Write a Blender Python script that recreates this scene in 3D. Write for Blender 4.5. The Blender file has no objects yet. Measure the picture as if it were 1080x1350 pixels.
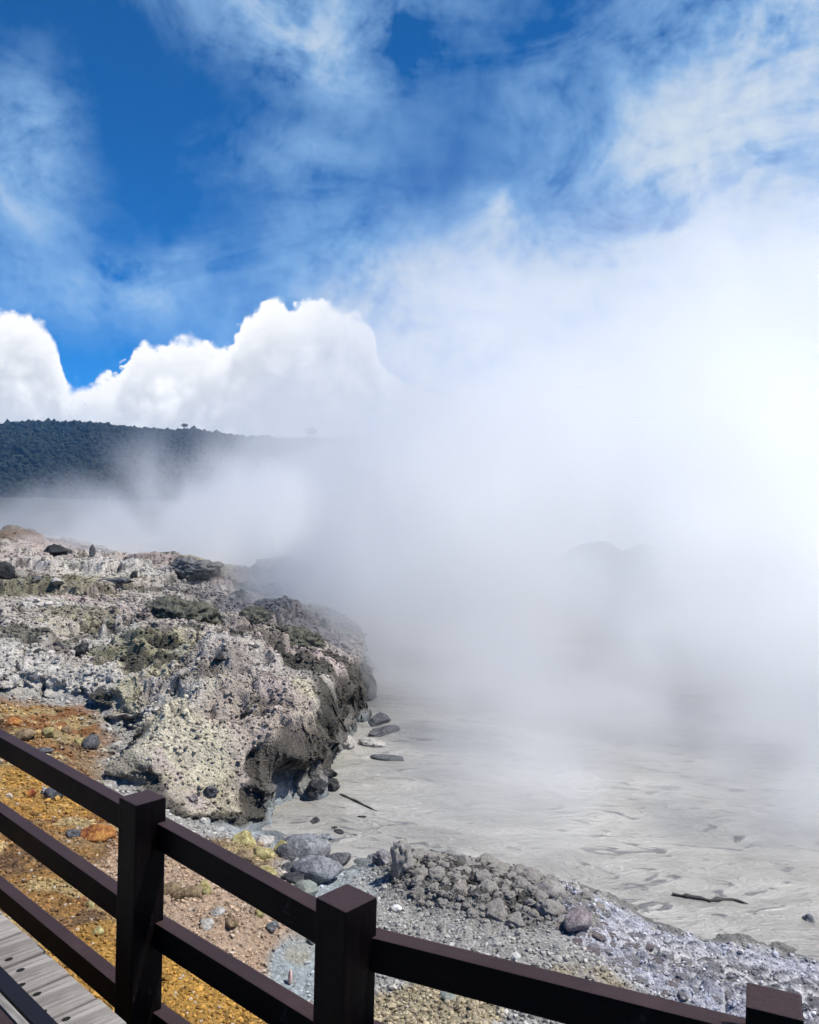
import bpy, math, random
import numpy as np
from mathutils import Vector, Matrix

random.seed(7)
rng = np.random.default_rng(11)
S = bpy.context.scene
COL = S.collection
R = math.radians

# ------------------------------------------------------------------ camera
CAM = np.array([0.0, 0.0, 1.64])
FPX = 1080.0
PITCH, ROLL = R(0.53), 0.025
_f = np.array([0, math.cos(PITCH), -math.sin(PITCH)])
_u0 = np.array([0, math.sin(PITCH), math.cos(PITCH)])
_r0 = np.array([1.0, 0, 0])
_r = _r0 * math.cos(ROLL) + _u0 * math.sin(ROLL)
_u = _u0 * math.cos(ROLL) - _r0 * math.sin(ROLL)

def ray(px, py):
    return _f + _r * (px - 540) / FPX + _u * (675 - py) / FPX
def at_z(px, py, z):
    d = ray(px, py); return CAM + d * ((z - CAM[2]) / d[2])
def at_y(px, py, Y):
    d = ray(px, py); return CAM + d * (Y / d[1])

cd = bpy.data.cameras.new('camera'); cam = bpy.data.objects.new('camera', cd); COL.objects.link(cam)
cd.sensor_fit = 'HORIZONTAL'; cd.sensor_width = 36; cd.lens = 36 * FPX / 1080
cd.clip_start = 0.05; cd.clip_end = 20000
M = Matrix(((_r[0], _u[0], -_f[0], CAM[0]), (_r[1], _u[1], -_f[1], CAM[1]), (_r[2], _u[2], -_f[2], CAM[2]), (0, 0, 0, 1)))
cam.matrix_world = M
S.camera = cam

# ------------------------------------------------------------------ numpy noise
_T = rng.random((64, 64, 64)).astype(np.float32)
def vnoise(p, off=0):
    p = np.asarray(p, np.float64) + off * 17.37 + 1000.0
    i = np.floor(p).astype(np.int64); f = (p - i).astype(np.float32); f = f * f * (3 - 2 * f)
    i0 = i & 63; i1 = (i + 1) & 63
    x0, y0, z0 = i0[..., 0], i0[..., 1], i0[..., 2]; x1, y1, z1 = i1[..., 0], i1[..., 1], i1[..., 2]
    fx, fy, fz = f[..., 0], f[..., 1], f[..., 2]
    a = _T[x0, y0, z0] * (1 - fx) + _T[x1, y0, z0] * fx
    b = _T[x0, y1, z0] * (1 - fx) + _T[x1, y1, z0] * fx
    c = _T[x0, y0, z1] * (1 - fx) + _T[x1, y0, z1] * fx
    d = _T[x0, y1, z1] * (1 - fx) + _T[x1, y1, z1] * fx
    return ((a * (1 - fy) + b * fy) * (1 - fz) + (c * (1 - fy) + d * fy) * fz) * 2 - 1
def fbm(p, oct=4, off=0, gain=.5, lac=2.03):
    p = np.asarray(p, np.float64); s = 0; a = 1.0; t = 0
    for k in range(oct):
        s = s + a * vnoise(p * lac ** k, off + k * 3); t += a; a *= gain
    return s / t * 1.6
def ridged(p, oct=4, off=0):
    p = np.asarray(p, np.float64); s = 0; a = 1.0; t = 0
    for k in range(oct):
        s = s + a * (1 - np.abs(vnoise(p * 2.07 ** k, off + k * 5)) * 2); t += a; a *= .5
    return s / t
def worley(xy, seed=0):
    """F1, F2 and a random number of the nearest cell, 2-D"""
    xy = np.asarray(xy, np.float64) + 500.0
    i = np.floor(xy).astype(np.int64)
    f1 = np.full(len(xy), 9.0); f2 = np.full(len(xy), 9.0); cid = np.zeros(len(xy))
    for dx in (-1, 0, 1):
        for dy in (-1, 0, 1):
            cx, cy = i[:, 0] + dx, i[:, 1] + dy
            jx = _T[cx & 63, cy & 63, (seed) & 63]; jy = _T[cx & 63, cy & 63, (seed + 1) & 63]
            d = np.hypot(cx + jx - xy[:, 0], cy + jy - xy[:, 1])
            nw = d < f1
            f2 = np.where(nw, f1, np.minimum(f2, d)); cid = np.where(nw, _T[cx & 63, cy & 63, (seed + 2) & 63], cid)
            f1 = np.where(nw, d, f1)
    return f1, f2, cid
def sstep(a, b, x):
    t = np.clip((x - a) / (b - a), 0, 1); return t * t * (3 - 2 * t)
def lerp(a, b, t): return a + (b - a) * t
def P3(x, y, z=0): return np.stack([x, y, np.zeros_like(x) + z], -1)

# ------------------------------------------------------------------ object helpers
def tag(o, label=None, cat=None, group=None, kind=None):
    if label: o['label'] = label
    if cat: o['category'] = cat
    if group: o['group'] = group
    if kind: o['kind'] = kind
    return o
def mesh_obj(name, v, f, mat=None, parent=None, smooth=True, col=None):
    """v (N,3), f (M,3) or (M,4) arrays -> one mesh object"""
    v = np.ascontiguousarray(v, np.float32); f = np.ascontiguousarray(f, np.int32)
    k = f.shape[1]; me = bpy.data.meshes.new(name)
    me.vertices.add(len(v)); me.vertices.foreach_set('co', v.ravel())
    me.loops.add(f.size); me.loops.foreach_set('vertex_index', f.ravel())
    me.polygons.add(len(f)); me.polygons.foreach_set('loop_start', np.arange(0, f.size, k, dtype=np.int32))
    try: me.polygons.foreach_set('loop_total', np.full(len(f), k, np.int32))
    except Exception: pass
    me.polygons.foreach_set('use_smooth', np.full(len(f), smooth, bool))
    me.update(calc_edges=True); me.validate()
    if col is not None:
        a = me.color_attributes.new('Col', 'FLOAT_COLOR', 'POINT')
        c = np.ones((len(v), 4), np.float32); c[:, :3] = col; a.data.foreach_set('color', c.ravel())
    o = bpy.data.objects.new(name, me); COL.objects.link(o)
    if mat: me.materials.append(mat)
    if parent: o.parent = parent
    return o
def empty(name, loc=(0, 0, 0)):
    o = bpy.data.objects.new(name, None); COL.objects.link(o); o.location = loc; o.empty_display_size = .1
    return o

# ------------------------------------------------------------------ node helpers
class N:
    """tiny expression wrapper for node trees"""
    def __init__(s, nt, sock): s.nt, s.s = nt, sock
    def _m(s, op, *a):
        n = s.nt.nodes.new('ShaderNodeMath'); n.operation = op
        for i, x in enumerate((s,) + a):
            if isinstance(x, N): s.nt.links.new(x.s, n.inputs[i])
            else: n.inputs[i].default_value = x
        return N(s.nt, n.outputs[0])
    def __add__(s, o): return s._m('ADD', o)
    __radd__ = __add__
    def __sub__(s, o): return s._m('SUBTRACT', o)
    def __rsub__(s, o): return (s * -1) + o
    def __mul__(s, o): return s._m('MULTIPLY', o)
    __rmul__ = __mul__
    def __truediv__(s, o): return s._m('DIVIDE', o)
    def max(s, o): return s._m('MAXIMUM', o)
    def min(s, o): return s._m('MINIMUM', o)
    def pow(s, o): return s._m('POWER', o)
    def exp(s): return s._m('EXPONENT') if False else (N.const(s.nt, math.e)._m('POWER', s))
    @staticmethod
    def const(nt, v):
        n = nt.nodes.new('ShaderNodeMath'); n.operation = 'ADD'; n.inputs[0].default_value = v; n.inputs[1].default_value = 0
        return N(nt, n.outputs[0])
    def ss(s, a, b):
        n = s.nt.nodes.new('ShaderNodeMapRange'); n.interpolation_type = 'SMOOTHSTEP'; n.clamp = True
        s.nt.links.new(s.s, n.inputs[0]); n.inputs[1].default_value = a; n.inputs[2].default_value = b
        n.inputs[3].default_value = 0; n.inputs[4].default_value = 1
        return N(s.nt, n.outputs[0])
def link(nt, a, b): nt.links.new(a.s if isinstance(a, N) else a, b)
def combine(nt, x, y, z):
    n = nt.nodes.new('ShaderNodeCombineXYZ')
    for i, q in enumerate((x, y, z)):
        if isinstance(q, N): nt.links.new(q.s, n.inputs[i])
        else: n.inputs[i].default_value = q
    return n.outputs[0]
def noise(nt, vec, scale, detail=4, rough=.55, dist=0.0):
    n = nt.nodes.new('ShaderNodeTexNoise'); n.noise_dimensions = '3D'
    nt.links.new(vec, n.inputs['Vector']); n.inputs['Scale'].default_value = scale
    n.inputs['Detail'].default_value = detail; n.inputs['Roughness'].default_value = rough; n.inputs['Distortion'].default_value = dist
    return N(nt, n.outputs[0])
def mixc(nt, fac, a, b, mode='MIX'):
    n = nt.nodes.new('ShaderNodeMix'); n.data_type = 'RGBA'; n.blend_type = mode
    if isinstance(fac, N): nt.links.new(fac.s, n.inputs[0])
    else: n.inputs[0].default_value = fac
    for q, i in ((a, 6), (b, 7)):
        if isinstance(q, tuple): n.inputs[i].default_value = q + (1,)
        else: nt.links.new(q, n.inputs[i])
    return n.outputs[2]
def new_mat(name):
    m = bpy.data.materials.new(name); m.use_nodes = True
    nt = m.node_tree; b = nt.nodes['Principled BSDF']; b.inputs['Specular IOR Level'].default_value = .3
    return m, nt, b
def obj_coords(nt):
    return nt.nodes.new('ShaderNodeTexCoord').outputs['Object']
def bump(nt, h, b, strength, dist, prev=None):
    n = nt.nodes.new('ShaderNodeBump'); n.inputs['Strength'].default_value = strength; n.inputs['Distance'].default_value = dist
    link(nt, h, n.inputs['Height'])
    if prev: nt.links.new(prev, n.inputs['Normal'])
    if b: nt.links.new(n.outputs[0], b.inputs['Normal'])
    return n.outputs[0]
def voro(nt, vec, scale, out='Distance', feature='F1'):
    n = nt.nodes.new('ShaderNodeTexVoronoi'); n.feature = feature; n.inputs['Scale'].default_value = scale
    nt.links.new(vec, n.inputs['Vector']); return n.outputs[out]

# ------------------------------------------------------------------ materials
def mat_ground():
    m, nt, b = new_mat('crusted_ground'); b.inputs['Roughness'].default_value = .9
    vc = nt.nodes.new('ShaderNodeVertexColor'); vc.layer_name = 'Col'
    co = obj_coords(nt)
    n1 = noise(nt, co, 38, 5, .7); n2 = noise(nt, co, 9, 4, .6)
    k = (n1 - .5) * 1.5 + (n2 - .5) * .9 + 1.0
    vcol = voro(nt, co, 55, 'Color')
    sp = nt.nodes.new('ShaderNodeSeparateColor'); nt.links.new(vcol, sp.inputs[0])
    k = k * (N(nt, sp.outputs[0]) * .4 + .8)
    k = k.max(.12)
    gm = nt.nodes.new('ShaderNodeCombineColor')
    for i in range(3): nt.links.new(k.s, gm.inputs[i])
    nt.links.new(mixc(nt, 1.0, vc.outputs[0], gm.outputs[0], 'MULTIPLY'), b.inputs['Base Color'])
    h = n1 * .6 + N(nt, voro(nt, co, 45)) * -.7 + noise(nt, co, 110, 3, .7) * .35
    bump(nt, h, b, .8, .02)
    return m
def mat_vcol(name, rough=.85, var=.5, scale=60, bdist=.004, spec=.3):
    m, nt, b = new_mat(name); b.inputs['Roughness'].default_value = rough; b.inputs['Specular IOR Level'].default_value = spec
    vc = nt.nodes.new('ShaderNodeVertexColor'); vc.layer_name = 'Col'; co = obj_coords(nt)
    n = noise(nt, co, scale, 5, .7); k = (n - .5) * (2 * var) + 1.0
    gm = nt.nodes.new('ShaderNodeCombineColor')
    for i in range(3): nt.links.new(k.s, gm.inputs[i])
    nt.links.new(mixc(nt, 1.0, vc.outputs[0], gm.outputs[0], 'MULTIPLY'), b.inputs['Base Color'])
    bump(nt, n, b, .8, bdist)
    return m
def mat_rock(name, c1, c2, scale=14, rough=.85, thr=.5, bd=.02, spec=.3):
    m, nt, b = new_mat(name); b.inputs['Roughness'].default_value = rough; b.inputs['Specular IOR Level'].default_value = spec
    co = obj_coords(nt)
    n = noise(nt, co, scale, 6, .68); n2 = noise(nt, co, scale * 5, 5, .75)
    f = (n * .65 + n2 * .35).ss(thr - .12, thr + .12)
    c = mixc(nt, f, c1, c2)
    k = (n2 - .5) * 1.5 + 1.0
    gm = nt.nodes.new('ShaderNodeCombineColor')
    for i in range(3): nt.links.new(k.s, gm.inputs[i])
    nt.links.new(mixc(nt, 1.0, c, gm.outputs[0], 'MULTIPLY'), b.inputs['Base Color'])
    bump(nt, n * .5 + n2 * .5, b, 1.0, bd)
    return m
def mat_fence():
    m, nt, b = new_mat('dark_brown_paint')
    tc = nt.nodes.new('ShaderNodeTexCoord'); mp = nt.nodes.new('ShaderNodeMapping'); nt.links.new(tc.outputs['Object'], mp.inputs[0])
    mp.inputs['Scale'].default_value = (3, 60, 60)
    g = noise(nt, mp.outputs[0], 1.5, 6, .7); blot = noise(nt, tc.outputs['Object'], 7, 5, .65)
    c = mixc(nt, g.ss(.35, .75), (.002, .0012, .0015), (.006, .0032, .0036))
    wear = (blot * .6 + noise(nt, tc.outputs['Object'], 60, 4, .7) * .4).ss(.60, .70)
    c = mixc(nt, wear * .5, c, (.07, .055, .055))
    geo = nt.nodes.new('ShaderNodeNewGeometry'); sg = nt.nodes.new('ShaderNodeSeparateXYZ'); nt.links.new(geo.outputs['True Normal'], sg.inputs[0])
    c = mixc(nt, N(nt, sg.outputs[2]).ss(.5, .9) * (blot * .9 + .35).min(1), c, (.052, .033, .034))      # sunlit look of the tops painted in as lighter colour
    nt.links.new(c, b.inputs['Base Color']); link(nt, blot * .3 + .34, b.inputs['Roughness'])
    b.inputs['Specular IOR Level'].default_value = .10
    bump(nt, g * .7 + blot * .4, b, .5, .003)
    return m
def mat_plank(name, c1, c2):
    m, nt, b = new_mat(name); b.inputs['Roughness'].default_value = .85
    tc = nt.nodes.new('ShaderNodeTexCoord'); mp = nt.nodes.new('ShaderNodeMapping'); nt.links.new(tc.outputs['Object'], mp.inputs[0])
    mp.inputs['Scale'].default_value = (2.2, 45, 45)
    g = noise(nt, mp.outputs[0], 1.6, 6, .7, .6); bl = noise(nt, tc.outputs['Object'], 8, 4, .6)
    inf = nt.nodes.new('ShaderNodeObjectInfo'); rn = N(nt, inf.outputs['Random'])
    c = mixc(nt, (g * .75 + bl * .25).ss(.36, .62), c2, c1)
    k = rn * .3 + .85
    gm = nt.nodes.new('ShaderNodeCombineColor')
    for i in range(3): nt.links.new(k.s, gm.inputs[i])
    nt.links.new(mixc(nt, 1.0, c, gm.outputs[0], 'MULTIPLY'), b.inputs['Base Color'])
    bump(nt, g, b, .8, .004)
    return m
def plain(name, c, rough=.8):
    m, nt, b = new_mat(name); co = obj_coords(nt); n = noise(nt, co, 25, 4, .6)
    k = n * .8 + .6
    gm = nt.nodes.new('ShaderNodeCombineColor')
    for i in range(3): nt.links.new(k.s, gm.inputs[i])
    nt.links.new(mixc(nt, 1.0, c, gm.outputs[0], 'MULTIPLY'), b.inputs['Base Color']); b.inputs['Roughness'].default_value = rough
    return m
M_GROUND = mat_ground()
M_GRAVEL = mat_vcol('gravel_stone', .85, .5, 90, .003)
M_FENCE = mat_fence()
M_PLANK = mat_plank('weathered_plank', (.345, .315, .285), (.15, .132, .118))
M_SHADE = plain('painted_shade_board', (.010, .008, .011), .5)  # near-black colour standing in for shadow on the deck
M_NAIL = plain('rusty_nail_hole', (.010, .008, .007))

# ------------------------------------------------------------------ terrain
LAKE = -1.16
def plan(pts):
    return np.array([at_z(a, b, c) for a, b, c in pts])
class TPS:
    """thin-plate surface through control points"""
    def __init__(s, pts, lam=.02):
        p = np.array(pts); s.xy = p[:, :2]; n = len(p)
        K = s._k(s.xy[:, None] - s.xy[None]) + np.eye(n) * lam
        A = np.zeros((n + 3, n + 3)); A[:n, :n] = K; A[:n, n] = 1; A[:n, n + 1:] = s.xy; A[n, :n] = 1; A[n + 1:, :n] = s.xy.T
        s.w = np.linalg.solve(A, np.r_[p[:, 2], 0, 0, 0])
    def _k(s, d):
        r2 = (d ** 2).sum(-1); return .5 * r2 * np.log(r2 + 1e-9)
    def __call__(s, x, y):
        out = s.w[-3] + s.w[-2] * x + s.w[-1] * y
        for (a, b), w in zip(s.xy, s.w): 
            r2 = (x - a) ** 2 + (y - b) ** 2; out = out + w * .5 * r2 * np.log(r2 + 1e-9)
        return out
low_pts = [(-250, 960, -.47), (0, 958, -.51), (70, 945, -.55), (0, 1100, -.60), (-200, 1150, -.55), (90, 1040, -.70), (60, 1250, -.55), (160, 1100, -.72), (250, 1130, -.85),
           (230, 1210, -.76), (210, 1330, -.62), (330, 1125, -.98), (340, 1210, -.86), (330, 1320, -.78), (375, 1130, -1.07), (385, 1240, -.97), (400, 1300, -.98),
           (430, 1165, -1.09), (360, 1085, -1.22), (420, 1090, -1.24), (450, 1125, -1.19), (470, 1150, -1.13), (480, 1180, -1.06), (500, 1150, -1.10), (530, 1132, -1.12), (540, 1200, -.98), (560, 1320, -.84),
           (600, 1150, -1.03), (620, 1136, -1.16), (640, 1190, -.93), (690, 1153, -1.13), (720, 1190, -.93), (760, 1167, -1.15), (780, 1260, -.86), (830, 1195, -1.17), (860, 1255, -.98),
           (900, 1222, -1.17), (950, 1300, -.95), (1000, 1247, -1.17), (1080, 1264, -1.17), (1080, 1320, -1.02), (1250, 1300, -1.17), (1250, 1420, -.95), (700, 1330, -.80), (950, 1420, -.85), (700, 1500, -.75),
           (620, 1100, -1.5), (900, 1160, -1.5), (1080, 1200, -1.55), (500, 1050, -1.5), (700, 1000, -1.6), (1000, 1000, -1.7), (300, 1500, -.65), (-100, 1450, -.55), (1400, 1260, -1.5), (460, 960, -1.4), (1600, 1500, -1.0)]
LOW = TPS(plan(low_pts), .003)
head_pts = [(-300, 930, -.42), (-60, 935, -.48), (0, 930, -.48), (60, 935, -.52), (130, 1000, -.73), (150, 1050, -.80), (200, 1074, -.94), (250, 1094, -1.05), (330, 1098, -1.12), (357, 1088, -1.14),
            (200, 1010, -.64), (180, 960, -.48), (260, 1035, -.84), (300, 985, -.60), (350, 1020, -.80), (365, 1045, -.88), (420, 990, -.62), (440, 985, -.66), (300, 930, -.36), (400, 930, -.38), (455, 950, -.55), (462, 930, -.50),
            (0, 872, -.19), (60, 868, -.20), (-150, 865, -.14), (150, 885, -.27), (230, 900, -.28), (300, 880, -.20), (400, 870, -.22), (470, 888, -.38), (120, 920, -.40),
            (0, 800, -.0), (-200, 790, .05), (200, 800, -.06), (300, 795, -.07), (400, 815, -.24), (445, 850, -.36), (500, 862, -.72), (485, 835, -.70), (0, 740, .15), (-200, 735, .2), (100, 736, .18), (200, 741, .08), (300, 757, -.05), (370, 768, -.20), (405, 785, -.36), (440, 812, -.48), (470, 845, -.62)]
HEADP = plan(head_pts)
far = [(-12, 24, -.2), (-6, 24, -.3), (-2, 17, -1.0), (-3.2, 19, -.8), (-16, 28, -.9), (-8, 30, -1.2), (0, 15, -1.1), (-25, 20, .2), (-25, 30, -.8)]
HEAD = TPS(np.vstack([HEADP, np.array(far)]), .003)
outline_px = [(-700, 930, -.5), (-300, 940, -.5), (-60, 937, -.50), (20, 934, -.52), (62, 940, -.56), (118, 965, -.66), (128, 1005, -.75), (140, 1050, -.82), (190, 1078, -.97), (250, 1098, -1.06), (330, 1104, -1.13), (356, 1096, -1.16),
              (360, 1074, -1.16), (392, 1060, -1.16), (420, 1052, -1.16), (446, 1046, -1.16), (447, 1005, -1.16), (468, 990, -1.16), (474, 955, -1.16), (484, 930, -1.16), (490, 905, -1.16), (482, 880, -1.16)]
OUT = [tuple(at_z(*p)[:2]) for p in outline_px] + [(-1.0, 15.5), (-2.8, 18.5), (-5, 24), (-9, 31), (-30, 33), (-45, 20)]
OUT = np.array(OUT)
def sdist(x, y, poly):
    """signed distance to a polygon, positive inside"""
    d = np.full(x.shape, 1e9); ins = np.zeros(x.shape, bool)
    n = len(poly)
    for k in range(n):
        ax, ay = poly[k]; bx, by = poly[(k + 1) % n]
        ex, ey = bx - ax, by - ay; L = ex * ex + ey * ey
        t = np.clip(((x - ax) * ex + (y - ay) * ey) / L, 0, 1)
        d = np.minimum(d, np.hypot(x - ax - t * ex, y - ay - t * ey))
        c = ((ay > y) != (by > y)) & (x < (bx - ax) * (y - ay) / (by - ay + 1e-12) + ax)
        ins ^= c
    return np.where(ins, d, -d)
def gauss(x, y, p, rx, ry, ang=0):
    dx, dy = x - p[0], y - p[1]; c, s = math.cos(ang), math.sin(ang)
    return np.exp(-(((dx * c + dy * s) / rx) ** 2 + ((-dx * s + dy * c) / ry) ** 2))
mound_at = at_y(12, 716, 21)
RIDGE_POLY = np.array([tuple(at_z(*p)[:2]) for p in [(505, 1140, -1.1), (535, 1128, -1.15), (620, 1138, -1.12), (700, 1152, -1.1), (755, 1172, -1.05), (790, 1200, -1.0), (770, 1235, -.92), (700, 1215, -.9), (640, 1215, -.92), (560, 1195, -1.0), (520, 1170, -1.05)]])
CRUST_POLY = np.array([tuple(at_z(*p)[:2]) for p in [(740, 1172, -1.12), (830, 1200, -1.14), (900, 1226, -1.14), (1000, 1250, -1.14), (1100, 1270, -1.14), (1300, 1320, -1.1), (1300, 1500, -.9), (980, 1390, -.9), (860, 1330, -.92), (800, 1290, -.9), (720, 1225, -.92)]])
def base_height(x, y):
    lo = np.clip(LOW(x, y), -1.9, -.45)
    rr = np.hypot(x, y); lo = lerp(lo, np.where(y > 6, -1.7, -.9), sstep(14, 26, rr))
    hd = np.clip(HEAD(x, y), -1.6, .6)
    wob = .16 * fbm(P3(x * 1.6, y * 1.6), 3, 5) + .07 * fbm(P3(x * 6, y * 6), 3, 9)
    sd = sdist(x, y, OUT) + wob
    m = sstep(-.05, .24 + .55 * sstep(-1.9, -2.9, x) * sstep(12, 10, y), sd)
    return lo, hd, m, sd
def ground(x, y):
    """large form and middle relief, no pebble detail"""
    lo, hd, m, sd = base_height(x, y)
    hd = hd + .10 * fbm(P3(x * .9, y * .9), 4, 2) + .10 * ridged(P3(x * 1.9, y * 1.9), 4, 4) * sstep(0.1, .8, sd) * .8
    led, led2, _ = worley(np.stack([x * .8 + .3 * fbm(P3(x, y), 2, 8), y * .55], -1).reshape(-1, 2), 3)
    hd = hd + (.10 * sstep(.1, .5, led2 - led).reshape(x.shape) - .06) * sstep(.2, 1, sd)
    # bedded crust: soft terraces with broken edges
    tz = (hd + .10 * fbm(P3(x * 1.3, y * 1.3), 4, 26) + .03 * fbm(P3(x * 6, y * 6), 3, 27)) / .23
    fr = tz - np.floor(tz); hd = hd + (sstep(.30, .62, fr) - fr) * .23 * .9 * sstep(.15, .9, sd) * sstep(-.6, .1, fbm(P3(x * .5, y * .5), 2, 28) + .3)
    hd = hd + gauss(x, y, mound_at, 1.7, 2.2) * .62
    lo = lo + .045 * fbm(P3(x * 2.0, y * 2.0), 5, 6)
    ri = sstep(-.20, .22, sdist(x, y, RIDGE_POLY) + .06 * fbm(P3(x * 4, y * 4), 3, 77)); lo = lo + ri * .03
    return lo, hd, m, sd, ri

# polar mesh: fine where the camera stands near, coarse far off
ang_in = np.radians(np.linspace(-29.5, 29.5, 860)); a_out = np.radians(np.linspace(30.2, 80, 70))
ANG = np.concatenate([-a_out[::-1], ang_in, a_out])
RAD = np.concatenate([np.linspace(.5, 1.95, 24, endpoint=False), np.exp(np.linspace(math.log(1.95), math.log(26), 1000)), np.exp(np.linspace(math.log(26.5), math.log(70), 30))])
AA, RR = np.meshgrid(ANG, RAD)
GX, GY = (RR * np.sin(AA)), (RR * np.cos(AA))
x, y = GX.ravel(), GY.ravel()
lo, hd, m, sd, ri = ground(x, y)
px3 = P3(x, y)
near = sstep(30, 8, np.hypot(x, y))
# crumbly relief of the headland crust
det = .095 * fbm(px3 * 3, 6, 12, .48) + .035 * (ridged(px3 * 6, 4, 15) - .3) + .010 * fbm(px3 * 24, 3, 17)
w1, w2, wc = worley(np.stack([x, y], -1) * 11, 7)
det += .004 * sstep(0, .45, w2 - w1)
def groove(s, off, w):                                           # cracks and runnels
    n_ = np.abs(fbm(P3(x * s + .35 * fbm(px3 * 2.5, 3, off + 3), y * s * .8), 3, off)); return sstep(w, 0, n_)
crk = groove(1.1, 140, .075) * .15 + groove(2.6, 150, .08) * .085 + groove(5.0, 160, .06) * .03
crk *= sstep(-.4, .3, fbm(px3 * .7, 3, 170) + .15)
hd2 = hd + (det * (.35 + .9 * sstep(-.4, .4, fbm(px3 * .9, 3, 175))) - crk) * near * sstep(-.05, .3, sd)
# lumpy crust of dried mud along the shore
q = np.stack([x, y], -1) + .05 * np.stack([fbm(px3 * 3, 2, 21), fbm(px3 * 3, 2, 22)], -1)
r1, r2, rc = worley(q * 7.0, 9)
dome = np.sqrt(np.clip(1 - (r1 / .72) ** 2, 0, 1)) * sstep(0, .16, r2 - r1)
s1, s2, sc = worley(q * 9.5, 13)
dome2 = np.sqrt(np.clip(1 - (s1 / .75) ** 2, 0, 1)) * sstep(0, .2, s2 - s1)
cr = sstep(-.1, .25, sdist(x, y, CRUST_POLY) + .08 * fbm(px3 * 3, 3, 31))
lo2 = lo + ri * (dome * .06 + .012 * fbm(px3 * 25, 3, 32)) + (1 - ri) * .020 * fbm(px3 * 10, 4, 33) + cr * (dome2 * (.006 + .034 * sc) * (.4 + .6 * sstep(-.1, .3, fbm(px3 * 2, 2, 34))) + .016 * fbm(px3 * 9, 4, 35))
z = lerp(lo2, hd2, m)
cliff = 4 * m * (1 - m)
# undercut the banks: push the steep faces in and out with 3-D noise
pp = np.stack([x, y, z], -1)
dxn = fbm(pp * np.array([3.2, 3.2, 4.5]), 4, 41) * .21 * cliff; dyn = fbm(pp * np.array([3.2, 3.2, 4.5]), 4, 44) * .19 * cliff
TV = np.stack([x + dxn, y + dyn, z + .05 * cliff * fbm(pp * 7, 3, 47)], -1)
TV[:, 0] += .06 * cliff * fbm(pp * 10, 4, 48); TV[:, 1] += .06 * cliff * fbm(pp * 10, 4, 49)

# ---- colours of the ground, with some shade painted in
def cc(*a): return np.array(a)[None, :]
n_a, n_b, n_c, n_d = fbm(px3 * .55, 4, 51), fbm(px3 * .8, 4, 55), fbm(px3 * 1.7, 5, 59), fbm(px3 * 6, 4, 63)
E = lambda t: t[:, None]
def spot(px, py, z, rx, ry, rag=.5):
    p = at_z(px, py, z); g = gauss(x, y, p, rx, ry); return sstep(.35, .6, g + rag * .35 * n_c + .12 * n_d)
ch = cc(.47, .455, .45) * np.ones((len(x), 1))
ch = lerp(ch, cc(.46, .41, .42), E(sstep(.0, .5, n_a + .3 * n_d)))                      # mauve grit
ch = lerp(ch, cc(.50, .49, .35), E(sstep(.12, .5, n_b + .3 * n_d) * .8))                 # pale sulphur
ch = lerp(ch, cc(.12, .122, .105), E(sstep(.20, .5, n_c + .4 * n_d) * .85))
ch = lerp(ch, cc(.20, .18, .18), E(sstep(.15, .5, fbm(px3 * 1.9, 5, 180) + .2 * n_d) * .6))              # dark crust
ch = lerp(ch, cc(.16, .155, .15), E(sstep(.45, .6, n_d) * .35))
for s_ in [(35, 905, -.3, .55, .5), (70, 880, -.15, .3, .25), (185, 990, -.6, .42, .55), (245, 965, -.45, .5, .4), (310, 945, -.42, .7, .5)]:
    ch = lerp(ch, cc(.60, .585, .49), E(spot(*s_, .9) * .8))                                 # bleached sulphur faces
for s_ in [(145, 835, -.05, .35, .5), (265, 865, -.17, .45, .35), (110, 875, -.15, .7, .3), (20, 860, -.1, .6, .4), (240, 862, -.17, .3, .25), (130, 760, .1, 2., 1.), (215, 935, -.42, .4, .3), (70, 800, 0, .6, .5)]:
    ch = lerp(ch, cc(.60, .605, .61), E(spot(*s_, .9) * .7))                                # white mineral bloom
for s_ in [(60, 783, .02, 1.2, .9), (110, 812, -.02, .8, .5), (205, 862, -.15, .7, .35), (190, 850, -.12, .6, .25)]:
    ch = lerp(ch, cc(.20, .20, .13), E(spot(*s_, .9) * .6))                               # olive crust
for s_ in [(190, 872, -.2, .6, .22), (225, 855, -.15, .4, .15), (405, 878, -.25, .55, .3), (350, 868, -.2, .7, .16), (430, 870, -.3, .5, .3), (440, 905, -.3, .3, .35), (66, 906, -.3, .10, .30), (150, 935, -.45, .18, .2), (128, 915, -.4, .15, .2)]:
    ch = lerp(ch, cc(.055, .055, .05), E(spot(*s_, 1.0) * .9))                             # black ledges, plus a hole's shade painted dark
ch = lerp(ch, cc(.40, .34, .35), E(spot(370, 940, -.4, .8, .7) * .6))
ch = lerp(ch, cc(.17, .125, .09), E(sstep(.3, .7, gauss(x, y, mound_at, 1.6, 2.0) + .25 * n_c) * .85))
ch = lerp(ch, cc(.07, .068, .062), E(np.clip(crk / .05, 0, 1) * .75))  # crevice shade also painted into the colour of the cracks
cliffshade = sstep(.12, .55, cliff) * sstep(-3.0, -1.7, x)
ch = lerp(ch, cc(.045, .045, .042), E(cliffshade * .88))  # overhang shade painted into the cliff face colour
ch = lerp(ch, cc(.01, .10, .055), E(spot(366, 1078, -1.12, .24, .22, .4)))                # green algae at the waterline
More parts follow.
